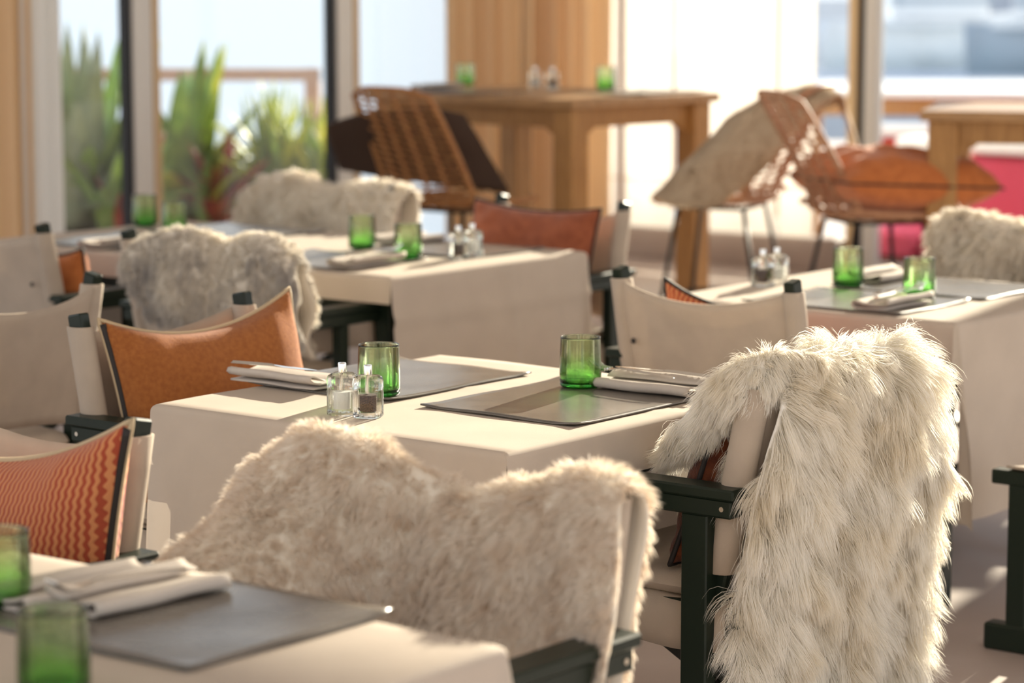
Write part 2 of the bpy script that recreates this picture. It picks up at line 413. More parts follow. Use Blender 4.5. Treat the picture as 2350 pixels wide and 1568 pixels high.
# ================================================================== the setting
M1 = Vector((-1.77, 12.5, 0)); CR = Vector((.57, 15.5, 0)); CEIL = 4.05
room = [CR, CR+B_*9, Vector((7.66, -2, 0)), Vector((-6.7, -2, 0)), M1-A_*8]
def slab(name, poly, z0, z1, mat):
    n = len(poly); V = [(p.x, p.y, z0) for p in poly]+[(p.x, p.y, z1) for p in poly]
    F = [tuple(range(n)), tuple(range(2*n-1, n-1, -1))]+[(i, i+n, (i+1) % n+n, (i+1) % n) for i in range(n)]
    return struct(B().add(V, F).build(name, mat))
slab('floor', room, -.2, 0, floor_m)
slab('ceiling', room, CEIL, CEIL+.2, ceil_m)
ter = slab('floor_terrace', [Vector(p) for p in ((-14, 4, 0), (-14, 18, 0), (2, 18, 0), (2, 30, 0), (30, 30, 0), (30, 4, 0))], -.5, -.205, terrace_m)
def wbox(b, o, dx, dy, x0, x1, y0, y1, z0, z1, ch=.002):
    """box in a wall frame: o origin, dx along the wall, dy inward"""
    c = o+dx*(x0+x1)/2+dy*(y0+y1)/2; m = Matrix((dx, dy, Vector((0, 0, 1)))).transposed().to_4x4()
    return b.box((c.x, c.y, (z0+z1)/2), (x1-x0, y1-y0, z1-z0), ch, m)
def bay(n, o, dx, dy, x0, x1, order, pane=True):
    """one bay of the glazed wall, its mullion standing at x0"""
    r = bpy.data.objects.new('window_%d' % n, None); COL.objects.link(r); r['kind'] = 'structure'
    p = x0
    for mat, nm, wd, dep in order:
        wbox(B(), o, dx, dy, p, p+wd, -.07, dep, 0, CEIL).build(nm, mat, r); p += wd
    wbox(B(), o, dx, dy, p, x1, -.055, -.045, .06, CEIL-.1, .001).build('pane', pane_m, r)
    wbox(B(), o, dx, dy, p, x1, -.07, -.02, 0, .06).build('bottom_rail', mull_grey, r)
    wbox(B(), o, dx, dy, p, x1, -.07, 0, CEIL-.12, CEIL).build('top_rail', mull_grey, r)
left_order = [(mull_black, 'gasket', .03, -.01), (mull_grey, 'mullion', .125, .0), (mull_sunlit, 'sunlit_edge', .045, .006)]  # the tan strip paints in the sunlit edge of the mullion
right_order = [(mull_sunlit, 'sunlit_edge', .056, .006), (mull_black, 'gasket', .046, -.01), (mull_grey, 'mullion', .08, .0)]
wn = 1
for k in range(-5, 3):
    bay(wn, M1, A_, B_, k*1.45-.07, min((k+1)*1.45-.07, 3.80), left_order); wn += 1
T0R = 1.63
for k in range(-1, 5):
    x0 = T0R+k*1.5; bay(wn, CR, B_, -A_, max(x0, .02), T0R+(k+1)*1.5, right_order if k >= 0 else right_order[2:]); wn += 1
struct(wbox(B(), CR, B_, -A_, .06, T0R, -.02, .10, 0, .19, .01).build('trim_1', floor_m))

# sea, harbour
struct(B().add([(-1500, 18, -3), (1500, 18, -3), (1500, 4000, -3), (-1500, 4000, -3)], [(0, 1, 2, 3)]).build('sea', sea_m))

# ------------------------------------------------------------------ curtains
def curtain(name, o, dx, dy, x0, x1, z0, z1, mat, label, off=.15, pitch=.13, amp=.035, seed=0, group=None, taper=0):
    n = max(12, int((x1-x0)/pitch*12)); xs = np.linspace(x0, x1, n); zs = np.linspace(z0, z1, 14); P = np.zeros((14, n, 3))
    g = np.random.default_rng(seed); ph = np.cumsum(g.uniform(.7, 1.3, n))*2*PI/12
    for i, z in enumerate(zs):
        f = (z-z0)/(z1-z0); a = amp*(.8+.3*f)*(1+.25*np.sin(ph*.31+seed))
        y = off+a*np.sin(ph+.15*math.sin(3*f)); xx = xs-taper*(1-f)*(xs-x0)
        for j in range(n):
            p = o+dx*xx[j]+dy*y[j]; P[i, j] = (p.x, p.y, z)
    b = B().sheet(P, .004); return tag(b.build(name, mat, smooth=True), label, 'curtain', group)
curtain('curtain', M1, A_, B_, -1.75, -.84, .02, CEIL-.2, curtain_m, 'tan curtain gathered at the left edge of the picture', seed=1)
curtain('curtain', M1, A_, B_, -.90, -.62, .02, CEIL-.2, curtain_w, 'white curtain hanging beside the tan one at the left edge', seed=2, pitch=.1)
curtain('curtain', M1, A_, B_, 2.07, 2.70, .02, CEIL-.2, curtain_m, 'tan curtain behind the rattan stool with the brown throw', seed=3, pitch=.15, amp=.075)
curtain('curtain', M1, A_, B_, 2.76, 3.52, .02, CEIL-.2, curtain_m, 'tan curtain beside the bright white sheer, behind the oak bar table', seed=5, pitch=.17, amp=.085)
sh = thing('sheer_curtain', 'sunlit white sheer curtain panels behind the oak bar table', 'curtain', CR)
cuts = [.045, .24, .595, 1.30, 1.53]
for i in range(4):
    xs = np.linspace(cuts[i]+.004, cuts[i+1]-.004, 14); zs = np.linspace(.195, CEIL-.2, 10); P = np.zeros((10, 14, 3))
    for a_, z in enumerate(zs):
        for b_, x in enumerate(xs):
            p = B_*x-A_*(.17+.008*math.sin(x*23+i)); P[a_, b_] = (p.x, p.y, z)
    pn = B().sheet(P, .002).build('panel', sheer_m, sh, True)
    p0, p1 = B_*xs[0]-A_*.185, B_*xs[-1]-A_*.185
    B().bar((p0.x, p0.y, .47), (p1.x, p1.y, .47), .05, .003, .001).build('hem', seam_m, pn)
for x in cuts[1:4]:
    p = B_*x-A_*.19; B().box((p.x, p.y, CEIL/2), (.016, .006, CEIL-.6), .001, Matrix((B_, A_, Vector((0, 0, 1)))).transposed().to_4x4()).build('seam', seam_m, sh)

# ------------------------------------------------------------------ dining tables and cloths
def table_(name, label, c, lx, ly, group='dining tables'):
    t = thing(name, label, 'table', (c.x, c.y, 0), AZ, group); H = .742
    B().box((0, 0, H-.015), (lx, ly, .03), .004).build('tabletop', green, t)
    for s in (-1, 1):
        B().box((0, s*(ly/2-.05), H-.07), (lx-.1, .025, .08)).build('apron', green, t)
        B().box((s*(lx/2-.05), 0, H-.07), (.025, ly-.1, .08)).build('apron', green, t)
        for q in (-1, 1): B().box((s*(lx/2-.06), q*(ly/2-.06), (H-.03)/2), (.05, .05, H-.03)).build('leg', green, t)
    return t
def cloth_(label, c, lx, ly, dxm, dxp, dym, dyp, seed=0, flare=.04, corner='cut', creases=(), fold=.012):
    """a cloth on a table: drops dxm/dxp on -x/+x sides and dym/dyp on -y/+y sides"""
    hx, hy = lx/2+.006, ly/2+.006; r = .014; st = .022
    def ax(h, dm, dp):
        a = list(-h-np.linspace(dm, 0, max(3, int(dm/st)+1)))[:-1]; a = [x for x in a if x < -h-.03]
        arc = [h+x for x in (0, .006, .012, .018, .024, .03)]
        z = [x for x in (h+np.linspace(0, dp, max(3, int(dp/st)+1))) if x > h+.034]
        return np.array(a+[-x for x in arc[::-1]]+list(np.linspace(-h, h, int(2*h/.03)))[1:-1]+arc+z)
    us, vs = ax(hx, dxm, dxp), ax(hy, dym, dyp)
    U, V = np.meshgrid(us, vs); EU = np.maximum(np.abs(U)-hx, 0); EV = np.maximum(np.abs(V)-hy, 0); SU, SV_ = np.sign(U), np.sign(V)
    def wrap(e):
        q = PI*r/2; h = np.where(e < q, r*np.sin(np.minimum(e, q)/r), r+flare*(e-q)); d = np.where(e < q, r*(1-np.cos(np.minimum(e, q)/r)), r+(e-q)); return h, d
    hu, du = wrap(EU); hv, dv = wrap(EV)
    X = SU*(np.minimum(np.abs(U), hx)+hu); Y = SV_*(np.minimum(np.abs(V), hy)+hv); Z = .749-np.maximum(du, dv)
    both = (EU > 0) & (EV > 0)
    if corner == 'fold':
        rr = np.hypot(EU, EV); ph = np.arctan2(EV, EU); h, d = wrap(rr); h = h+.16*np.clip(rr-.03, 0, 1)*np.sin(2*ph)**2+.02*np.sin(6*ph)*np.clip(rr*4, 0, 1)
        X = np.where(both, SU*(hx+h*np.cos(ph)), X); Y = np.where(both, SV_*(hy+h*np.sin(ph)), Y); Z = np.where(both, .749-d, Z)
    g = np.random.default_rng(seed); p1, p2, p3 = g.uniform(0, 6, 3)
    wv = fold*(np.sin(V*9+p1)+.6*np.sin(V*21+p2)); X = X+SU*np.where(both, 0, wv)*np.clip((EU-.05)*3, 0, 1.5)
    wv = fold*(np.sin(U*9+p2)+.6*np.sin(U*21+p3)); Y = Y+SV_*np.where(both, 0, wv)*np.clip((EV-.05)*3, 0, 1.5)
    for kind, at_ in creases:           # pressed folds that stand out from the hanging side
        if kind == 'v': X = X+SU*.011*np.exp(-((V-at_)/.012)**2)*(EU > .03)
        if kind == 'h': X = X+SU*.010*np.exp(-((EU-at_)/.012)**2)
        if kind == 't': Z = Z+.0018*np.exp(-((V-at_)/.02)**2)*(EU == 0)*(EV == 0)
    mask = np.ones(U.shape, bool)
    if corner == 'cut':
        bt = (EU > .026) & (EV > .026); mask = ~bt
    Z = Z+np.where((EU == 0) & (EV == 0), .0009*np.sin(U*17+p1)*np.sin(V*13+p2)+.0009, 0)
    P = np.stack([X, Y, Z], 2); b = B().grid(P, False, mask)
    o = b.build('tablecloth', linen, None, True); o.location = (c.x, c.y, .002); o.rotation_euler = (0, 0, -R(AZ))
    return tag(o, label, 'tablecloth')
S = .88
def from_corner(p, sx_, sy, lx, ly): return p-B_*sx_*lx/2-A_*sy*ly/2
c1 = Vector((-.089, 5.322, 0)); c2 = Vector((1.036, 7.138, 0))
n3 = Vector((-.354, 7.547, 0)); c3 = n3-B_*.88+A_*.46
r0 = Vector((-.028, 3.288, 0)); c0 = r0-B_*.88-A_*.44
table_('dining_table', 'square table under the beige cloth in the middle of the picture', c1, S, S)
table_('dining_table', 'square table under the beige cloth at the right', c2, S, S)
table_('dining_table', 'long table under the beige cloth in front of the left windows', c3, 1.76, .92)
table_('dining_table', 'table under the beige cloth in the bottom left foreground', c0, 1.76, S)
cloth_('beige linen tablecloth on the middle table with the sharp green glasses', c1, S, S, .10, .10, .55, .50, 1, .07, 'cut', (('t', .1),))
cloth_('beige linen tablecloth falling in a deep corner fold on the right hand table', c2, S, S, .52, .52, .11, .11, 2, .05, 'fold')
cloth_('beige linen tablecloth with pressed creases on the long table by the left windows', c3, 1.76, .92, .55, .50, .085, .085, 3, .08, 'cut', (('v', -.26), ('v', .06), ('v', .36), ('h', .13)), .014)
cloth_('beige linen tablecloth on the bottom left foreground table', c0, 1.76, S, .5, .5, .10, .10, 4, .05, 'fold')

# ------------------------------------------------------------------ director chairs
PX, AX = .255, .285
def director_chair(label, c, az, group='canvas director chairs', pad=True):
    t = thing('director_chair', label, 'chair', (c.x, c.y, 0), az, group)
    for s in (-1, 1):
        a = B().box((s*AX, .035, .660), (.062, .53, .022), .004).box((s*AX, .035, .632), (.046, .51, .036), .004).build('armrest', green, t)
        B().tube([(s*(AX+.0235), -.20, .632), (s*(AX+.0245), -.20, .632)], .005, 8).build('screw', hardware, a)
        B().box((s*AX, .075, .33), (.036, .036, .57)).build('front_leg', green, t)
        B().box((s*AX, -.135, .33), (.036, .058, .57)).build('rear_leg', green, t)
        B().box((s*AX, -.02, .03), (.046, .54, .06), .006).build('foot_rail', green, t)
        B().box((s*(AX-.035), .02, .415), (.028, .46, .04)).build('seat_rail', green, t)
        B().bar((s*PX, -.145, .40), (s*PX, -.245, .885), .03, .042, .004, (0, 1, 0)).build('back_post', green, t)
        for y in (.045, -.105):
            B().bar((s*(AX-.03), y+(.012 if s > 0 else -.012), .06), (-s*(AX-.04), y+(.012 if s > 0 else -.012), .40), .02, .045, .003, (0, 1, 0)).build('cross_leg', green, t)
    B().box((0, .075, .115), (.55, .03, .03)).build('stretcher', green, t)
    # canvas: sleeves round the posts and the sling between them
    def py(z): return -.145-(z-.40)*.1/.485
    zs = np.linspace(.50, .858, 14); n = 25; P = np.zeros((14, n, 3))
    for i, z in enumerate(zs):
        for j in range(n):
            x = -PX+2*PX*j/(n-1); q = 1-(x/PX)**2; f = (z-.5)/.358
            P[i, j] = (x, py(z)-.014-.03*q*(.6+.4*f)-.004*math.sin(9*x+5*f), z-.045*q*f**2+.02*q*(1-f)**2)
    bk = B().sheet(P, .005).build('backrest', canvas, t, True)
    for s in (-1, 1):
        b = B(); sec = [(s*PX+.026*math.cos(a)*(1 if abs(math.cos(a)) < .8 else 1.0), .033*math.sin(a)) for a in np.linspace(0, 2*PI, 17)[:-1]]
        V = []
        for z in (.498, .5, .56, .68, .80, .856, .858):
            k = 1 if .499 < z < .857 else .85
            for (x, y) in sec: V.append((s*PX+(x-s*PX)*k, py(z)+y*k, z))
        F = [(i*16+k, i*16+(k+1) % 16, (i+1)*16+(k+1) % 16, (i+1)*16+k) for i in range(6) for k in range(16)]
        b.add(V, F).build('post_sleeve', canvas, bk, True)
        B().lathe([(0.0001, .004), (.006, .003), (.008, 0)], 10).build('rivet', piping_dark, bk).matrix_local = Matrix.Translation((s*(PX-.045), py(.7)-.042, .70)) @ Matrix.Rotation(PI/2, 4, 'X')
    # seat sling with hanging sides, pad above
    xs = [-.275, -.272, -.27, -.262, -.24, -.18, -.09, 0, .09, .18, .24, .262, .27, .272, .275]; zz = [.345, .38, .415, .433, .436, .430, .422, .419, .422, .430, .436, .433, .415, .38, .345]
    P = np.array([[(x, y, z-.003*math.sin(y*30+x*9)) for x, z in zip(xs, zz)] for y in np.linspace(-.185, .215, 16)])
    st = B().sheet(P, .006).build('seat', canvas, t, True)
    if pad:
        b = B(); prof = [(0, .437), (.9, .437), (.97, .444), (1, .458), (.97, .473), (.9, .482), (0, .486)]
        V = []; F = []; n = 40
        for (k, z) in prof:
            for j in range(n):
                a = 2*PI*j/n; e = 6.0; r_ = (abs(math.cos(a))**e+abs(math.sin(a))**e)**(-1/e)
                V.append((.258*k*r_*math.cos(a), .012+.205*k*r_*math.sin(a), z))
        for i in range(len(prof)-1):
            for j in range(n): F.append((i*n+j, i*n+(j+1) % n, (i+1)*n+(j+1) % n, (i+1)*n+j))
        b.add(V, F).build('seat_pad', canvas, t, 'angle')
    return t
CH = {}
def chair(key, label, c, az):
    if 'proto' not in CH:
        CH['proto'] = CH[key] = director_chair(label, c, az)
    else: CH[key] = dup(CH['proto'], (c.x, c.y, 0), az, label)
    return CH[key]
V3 = lambda x, y: Vector((x, y, 0))
chair('C0', 'director chair under the beige sheepskin in the foreground', V3(-.202, 3.693), 218)
chair('C1R', 'director chair carrying the long-haired white sheepskin at the middle table', V3(.42, 5.12), 308)
chair('C1L', 'director chair holding the rust suede cushion beside the middle table', V3(-.594, 5.692), 128)
chair('C2', 'director chair holding the zigzag orange cushion at the lower left', V3(-.97, 4.235), 218)
chair('C3', 'empty director chair with bare canvas back, cut by the left edge behind the suede cushion', V3(-1.051, 6.461)-B_*.23-A_*.255, 308)
chair('C4', 'farthest left director chair with bare greyish canvas back near the white curtain', V3(-1.394, 7.789)-B_*.255+A_*.23, 38)
chair('C5', 'director chair under the grey and cream sheepskin at the long left table', V3(-1.116, 7.65)+B_*.285+A_*.2, 38)
chair('C6', 'director chair under the cream sheepskin on the window side of the long table', n3+A_*1.0-B_*1.3, 218)
chair('C7', 'director chair holding the plain terracotta cushion at the far end of the long table', n3+A_*1.0-B_*.31, 218)
chair('C8', 'director chair turned away with bare canvas back in front of the right hand table', V3(.626, 6.622), 38)
chair('C9', 'director chair under the cream sheepskin at the far right', V3(1.43, 7.642), 218)

# ------------------------------------------------------------------ cushions
def pillow(label, w_, h_, t_, mat, frame, pmat, parent_m=None, sag=.03, pin=.05, seed=0, group='loose cushions', zipm=None, zcol=-1, shear=0):
    """frame: 4x4 matrix, x across, y up, z out of the front face"""
    n = 33; u = np.linspace(-1, 1, n); U, V = np.meshgrid(u, u)
    Us, Vs = np.sign(U)*np.abs(U)**.85, np.sign(V)*np.abs(V)**.85
    X = w_/2*Us*(1-pin*(1-Vs**2)); Y = h_/2*Vs*(1-pin*(1-Us**2))-sag*(1-Us**2)*(Vs+1)/2
    T = t_/2*np.clip(1-np.abs(Us)**3.2, 0, 1)**.5*np.clip(1-np.abs(Vs)**3.2, 0, 1)**.5
    X = X+shear*Y
    P0 = np.stack([X, Y, 0*X], 2); nz = wnoise(P0*1.0, 20, seed)
    wr = (1-np.exp(-((np.abs(Us)-.95)**2+(np.abs(Vs)-.95)**2)*6)); edge = np.clip(T/(t_*.3), 0, 1)
    Zf = T*(1+.16*nz[..., 0])+.008*np.sin(np.hypot(np.abs(Us)-1, np.abs(Vs)-1)*16+nz[..., 1]*2)*(1-wr)*edge
    Zb = -T*(.85+.08*nz[..., 2])
    bow = .02*(Us**2)*0
    b = B(); b.grid(np.stack([X, Y, Zf+bow], 2)); b.grid(np.stack([X, Y, Zb+bow], 2), True)
    o = b.build('cushion', mat, None, True); o.matrix_world = frame; tag(o, label, 'cushion', group)
    idx = [(0, j) for j in range(n)]+[(i, n-1) for i in range(1, n)]+[(n-1, j) for j in range(n-2, -1, -1)]+[(i, 0) for i in range(n-2, -1, -1)]
    pts = [(X[i, j], Y[i, j], 0) for i, j in idx]
    B().tube(pts, .0055, 6, False).build('piping', pmat, o, True)
    if zipm: B().tube([(X[i, zcol]+.004*(1 if zcol == 0 else -1), Y[i, zcol], .004) for i in range(1, n-1)], .008, 6).build('zip', zipm, o, True)
    return o
def frame_local(ch, c, x, y):
    """frame in a chair's own axes"""
    x = Vector(x).normalized(); y = Vector(y).normalized(); z = x.cross(y).normalized()
    m = Matrix((x, y, z)).transposed().to_4x4(); m.translation = c
    e = CH[ch]; return (Matrix.Translation(e.location) @ e.rotation_euler.to_matrix().to_4x4()) @ m
def frame_world(c, x, y):
    x = Vector(x).normalized(); y = Vector(y).normalized(); z = x.cross(y).normalized()
    m = Matrix((x, y, z)).transposed().to_4x4(); m.translation = c; return m
pillow('rust suede cushion with dark edge on the chair left of the middle table', .52, .46, .17, suede, frame_local('C1L', (-.02, -.10, .665), (-1, .22, .02), (.05, -.26, .97)), piping_cream, sag=.05, pin=.06, seed=2, zipm=piping_dark, zcol=0)
xz = (B_+Vector((0, 0, .18))).normalized(); yz = (Vector((0, 0, 1))-B_*.18).normalized()
pillow('zigzag striped orange cushion at the lower left', .52, .46, .16, zig, frame_world(aty(304, 964, 4.12)-xz*(.26+.35*.23)-yz*.23, xz, yz), piping_cream, sag=.03, pin=.07, seed=3, zipm=piping_dark, shear=.35)
pillow('plain terracotta cushion at the far end of the long left table', .54, .44, .15, terra, frame_local('C7', (.05, -.12, .655), (-1, .05, -.03), (0, -.2, .98)), piping_dark, sag=.015, pin=.05, seed=4)
pillow('dark rust cushion pushed behind the arm under the white sheepskin', .46, .36, .15, maroon, frame_local('C1R', (.0, -.09, .655), (-1, 0, .04), (.04, -.3, .95)), piping_dark, seed=5)
pillow('orange ribbed cushion whose top peeks over the bare canvas back at the right', .40, .44, .14, zig, frame_local('C8', (.01, -.105, .634), (-1, 0, .02), (0, -.2, .98)), piping_dark, sag=.05, seed=6)
pillow('orange cushion peeking past the canvas back of the farthest left chair', .44, .42, .16, rust, frame_local('C4', (.07, -.07, .60), (-1, 0, .02), (0, -.22, .97)), piping_dark, seed=7)

# ------------------------------------------------------------------ sheepskins on the chairs
def sheepskin(name, label, ch, grids, furm, thick=.006, cat='sheepskin', group='sheepskins over the chairs', hide=hide_m, extra=(), **kw):
    e = CH[ch] if isinstance(ch, str) else ch
    t = thing(name, label, cat, e.location, 0, group); t.rotation_euler = e.rotation_euler
    b = B()
    for P in list(grids)+list(extra): b.sheet(P, thick)
    b.build('hide', hide, t, True)
    fur('fur', grids, t, furm, flip=True, **kw)
    return t
U_ = lambda *p: (np.array(p[0::2]), np.array(p[1::2]))
# beige, foreground
P = drape(U_(0, .89, .02, .912, .08, .915, .16, .90, .28, .87, .45, .848, .58, .87, .66, .908, .76, .915, .88, .90, .95, .875, 1, .84),
          U_(0, .60, .05, .64, .10, .69, .16, .64, .26, .55, .4, .50, .6, .50, 1, .52), U_(0, .30, .08, .33, .14, .6, 1, .6),
          U_(-1, -.325, -.4, -.325, -.1, -.295, 0, -.28, .4, -.268, 1, -.262), U_(-1, .43, -.5, .45, 0, .465, 1, .46), seed=3, wob=.016, fold=.018)
uu = np.linspace(0, 1, P.shape[1])[None, :]; vv = np.linspace(-1, 1, P.shape[0])[:, None]      # its left side lies out over the arm
kk = np.clip((uu-.62)/.2, 0, 1)*np.clip((-.25-vv)/.3, 0, 1); P[..., 1] += .20*kk; P[..., 2] = np.where(kk > .3, np.maximum(P[..., 2], .688-.25*np.clip(P[..., 0]-.33, 0, 1)), P[..., 2]); P = smoothg(P, 3)
sheepskin('sheepskin', 'beige short-haired sheepskin over the foreground chair back', 'C0', [P], fur_beige, count=70000, length=.034, width=.0016, out=.55, droop=.3, clump=.5, nclump=2200, curl=.2, seed=21)
# long-haired white
P = drape(U_(0, .895, .2, .91, .45, .925, .7, .915, .88, .90, 1, .86), U_(0, .50, .5, .52, 1, .5), U_(0, .10, .4, .06, 1, .10),
          U_(-1, -.20, 0, -.215, .1, -.25, .3, -.285, .5, -.27, .75, -.235, 1, -.25), U_(-1, .28, 0, .285, .15, .33, .5, .40, 1, .41), seed=5, wob=.016, fold=.022, m=61)
def to_local(ch, p):
    e = CH[ch]; m = (Matrix.Translation(e.location) @ e.rotation_euler.to_matrix().to_4x4()).inverted(); return m @ p
path = [(1870, 850, 4.80, .03), (1800, 838, 4.76, .03), (1720, 852, 4.74, .03), (1665, 900, 4.77, .032), (1618, 962, 4.84, .034), (1572, 1018, 4.92, .03), (1530, 1048, 4.98, .02)]
L0 = [to_local('C1R', aty(x, y, d)) for x, y, d, h in path]; dense = []
for i in range(len(L0)-1):
    for k in range(4): f = k/4; dense.append((L0[i].lerp(L0[i+1], f), path[i][3]*(1-f)+path[i+1][3]*f))
dense.append((L0[-1], path[-1][3])); camL = to_local('C1R', Vector((0, 0, CAMH)))
G = np.zeros((len(dense), 9, 3))
for i, (p, h) in enumerate(dense):
    t_ = (dense[min(i+1, len(dense)-1)][0]-dense[max(i-1, 0)][0]).normalized(); vw = (camL-p).normalized(); sd_ = vw.cross(t_).normalized()
    for j in range(9):
        q = -1+j/4; G[i, j] = p+sd_*h*q+vw*(.012*(1-q*q)-.02)
G = smoothg(G, 3)
sheepskin('sheepskin', 'long-haired shaggy white sheepskin at the right with one leg over the arm', 'C1R', [P], fur_white, hide=hide_white, extra=[G], count=125000, length=.10, width=.0014, out=.45, droop=.42, clump=.72, nclump=2600, curl=.18, seed=22, segs=5, lenvar=.6)
tl = to_local('C1R', aty(1560, 1060, 4.95))-to_local('C1R', aty(1720, 850, 4.74))
fur('leg_fur', [G], [o for o in bpy.data.objects if o.parent is None and o.name.startswith('sheepskin')][-1], fur_white, 16000, .055, .0014, .45, .35, .6, 420, .18, 27, flip=True, segs=4, gravity=tuple((tl.normalized()+Vector((0, 0, -.5))).normalized()))
# grey and cream
P = drape(U_(0, .87, .1, .905, .35, .912, .58, .885, .8, .915, .93, .905, 1, .87), U_(0, .6, 1, .55), U_(0, .63, .3, .645, .6, .62, .8, .56, 1, .60),
          U_(-1, -.16, 0, -.20, .5, -.215, 1, -.17), U_(-1, .40, 0, .43, .5, .47, 1, .44), seed=8, wob=.02, fold=.028)
sheepskin('sheepskin', 'grey and cream sheepskin over the chair back at the long left table', 'C5', [P], fur_grey, count=36000, length=.034, width=.002, out=.55, droop=.3, clump=.6, nclump=1200, curl=.2, seed=23)
P = drape(U_(0, .89, .05, .915, .12, .918, .25, .915, .5, .868, .68, .912, .8, .915, .93, .895, 1, .85), U_(0, .5, 1, .5), U_(0, .6, 1, .6),
          U_(-1, -.33, 0, -.31, 1, -.3), U_(-1, .50, 0, .45, 1, .44), seed=9, wob=.02, fold=.02)
sheepskin('sheepskin', 'white sheepskin over the chair on the window side of the long left table', 'C6', [P], fur_cream, count=26000, length=.040, width=.0026, out=.55, droop=.35, clump=.6, nclump=800, curl=.2, seed=24)
P = drape(U_(0, .88, .08, .915, .2, .915, .45, .875, .75, .905, .84, .917, .93, .912, 1, .87), U_(0, .55, 1, .55), U_(0, .6, 1, .6),
          U_(-1, -.35, 0, -.34, 1, -.33), U_(-1, .36, 0, .34, 1, .33), seed=10, wob=.02, fold=.02)
sheepskin('sheepskin', 'cream sheepskin over the chair at the right edge of the picture', 'C9', [P], fur_cream, count=30000, length=.055, width=.0024, out=.6, droop=.35, clump=.7, nclump=700, curl=.2, seed=25)

# ------------------------------------------------------------------ table settings
def placemat(label, c, az, z=.7525, first=[]):
    if not first:
        n, m = 22, 28; P = np.zeros((n, m, 3))
        for i in range(n):
            for j in range(m):
                x, y = -.24+.48*j/(m-1), -.195+.39*i/(n-1); e = max(abs(x)/.24, abs(y)/.195)
                P[i, j] = (x, y, .003+.0012*math.sin(x*19)*math.sin(y*23+1)+.004*max(0, abs(x)/.24+abs(y)/.195-1.75)*4)
        o = B().sheet(P, .0035).build('placemat', leather, None, True); first.append(o); tag(o, label, 'placemat', 'leather placemats')
        r = .006; pts = [(-.228, -.183), (.228, -.183), (.228, .183), (-.228, .183), (-.228, -.183)]
        o.location = (c.x, c.y, z); o.rotation_euler = (0, 0, -R(az)); return o
    return dup(first[0], (c.x, c.y, z), az, label)
cA = V3(.117, 5.26); cB = V3(-.259, 5.559); c00 = V3(-.47, 3.447)
placemat('brown leather placemat with green glass on the near right of the middle table', cA, 308)
placemat('grey leather placemat beside the suede cushion on the middle table', cB, 128)
placemat('large blurred leather placemat in the foreground before the beige sheepskin', c00, 218)
placemat('leather placemat in the bottom left corner under the green glasses', c00-B_*.86, 218)
placemat('leather placemat nearest the bare canvas chair on the right table', c2-A_*.225+B_*.03, 38)
placemat('leather placemat before the cream sheepskin on the right table', c2+A_*.20+B_*.05, 218)
placemat('leather placemat before the grey and cream sheepskin on the long table', n3+A_*.22-B_*.44, 38)
placemat('leather placemat before the terracotta cushion on the long table', n3+A_*.71-B_*.36, 218)
placemat('leather placemat at the left end of the long table', n3+A_*.22-B_*1.33, 38)
placemat('leather placemat before the white sheepskin on the long table', n3+A_*.71-B_*1.3, 218)

TUMBLER = []
def tumbler(label, p, z, az=0):
    if TUMBLER: return dup(TUMBLER[0], (p.x, p.y, z), az, label)
    t = thing('tumbler', label, 'glass', (p.x, p.y, z), az, 'green tumblers'); TUMBLER.append(t)
    pr = [(.0435, .010), (.0442, .018), (.0440, .045), (.0428, .080), (.0420, .102), (.0424, .1045), (.0416, .1062), (.0398, .1050), (.0396, .1010), (.0402, .080), (.0412, .045), (.0410, .020), (.0400, .0135), (.0, .0135)]
    B().lathe(pr, 40).build('cup', gglass, t, True)
    B().lathe([(.0001, .0), (.036, .0), (.0415, .002), (.0434, .006), (.0432, .0095), (.03, .0120), (.012, .0128), (.0001, .013)], 40).build('base', gbase, t, True)
    g = np.random.default_rng(3); b = B()
    for k in range(60):                  # air bubbles caught in the wall
        a, z_ = g.uniform(0, 6.28), g.uniform(.02, .095); r_ = .0413+g.uniform(-.0006, .0006); s = g.uniform(.0004, .0009)
        c = np.array((r_*math.cos(a), r_*math.sin(a), z_)); b.add([c+s*np.array(q) for q in ((1, 0, 0), (-1, 0, 0), (0, 1, 0), (0, -1, 0), (0, 0, 1.4), (0, 0, -1.4))], [(0, 2, 4), (2, 1, 4), (1, 3, 4), (3, 0, 4), (2, 0, 5), (1, 2, 5), (3, 1, 5), (0, 3, 5)])
    b.build('bubbles', acrylic, t, False, 'stuff')
    return t
ZT = .7525; ZM = .758
tumbler('green tumbler beside the fork and napkin on the middle table', at(1332, 887, ZM), ZM)
tumbler('green tumbler behind the salt and pepper on the middle table', at(870, 907, ZM), ZM, 40)
tumbler('blurred green tumbler cut by the bottom edge of the picture', V3(-.549, 3.05), ZT, 80)
tumbler('blurred green tumbler cut by the left edge of the picture', V3(-.702, 3.50), ZT, 120)
tumbler('left of the two green tumblers on the right hand table', at(1946, 655, ZM), ZM, 160)
tumbler('right of the two green tumblers on the right hand table', at(2109, 682, ZM), ZM, 200)
tumbler('green tumbler nearer the white sheepskin on the long left table', at(831, 570, ZM), ZM, 240)
tumbler('green tumbler nearer the cloth corner on the long left table', at(937, 592, ZM), ZM, 280)
tumbler('green tumbler standing before the left black window mullion', at(333, 517, ZM), ZM, 320)
tumbler('green tumbler mostly hidden behind the grey and cream sheepskin', at(400, 535, ZM), ZM, 20)

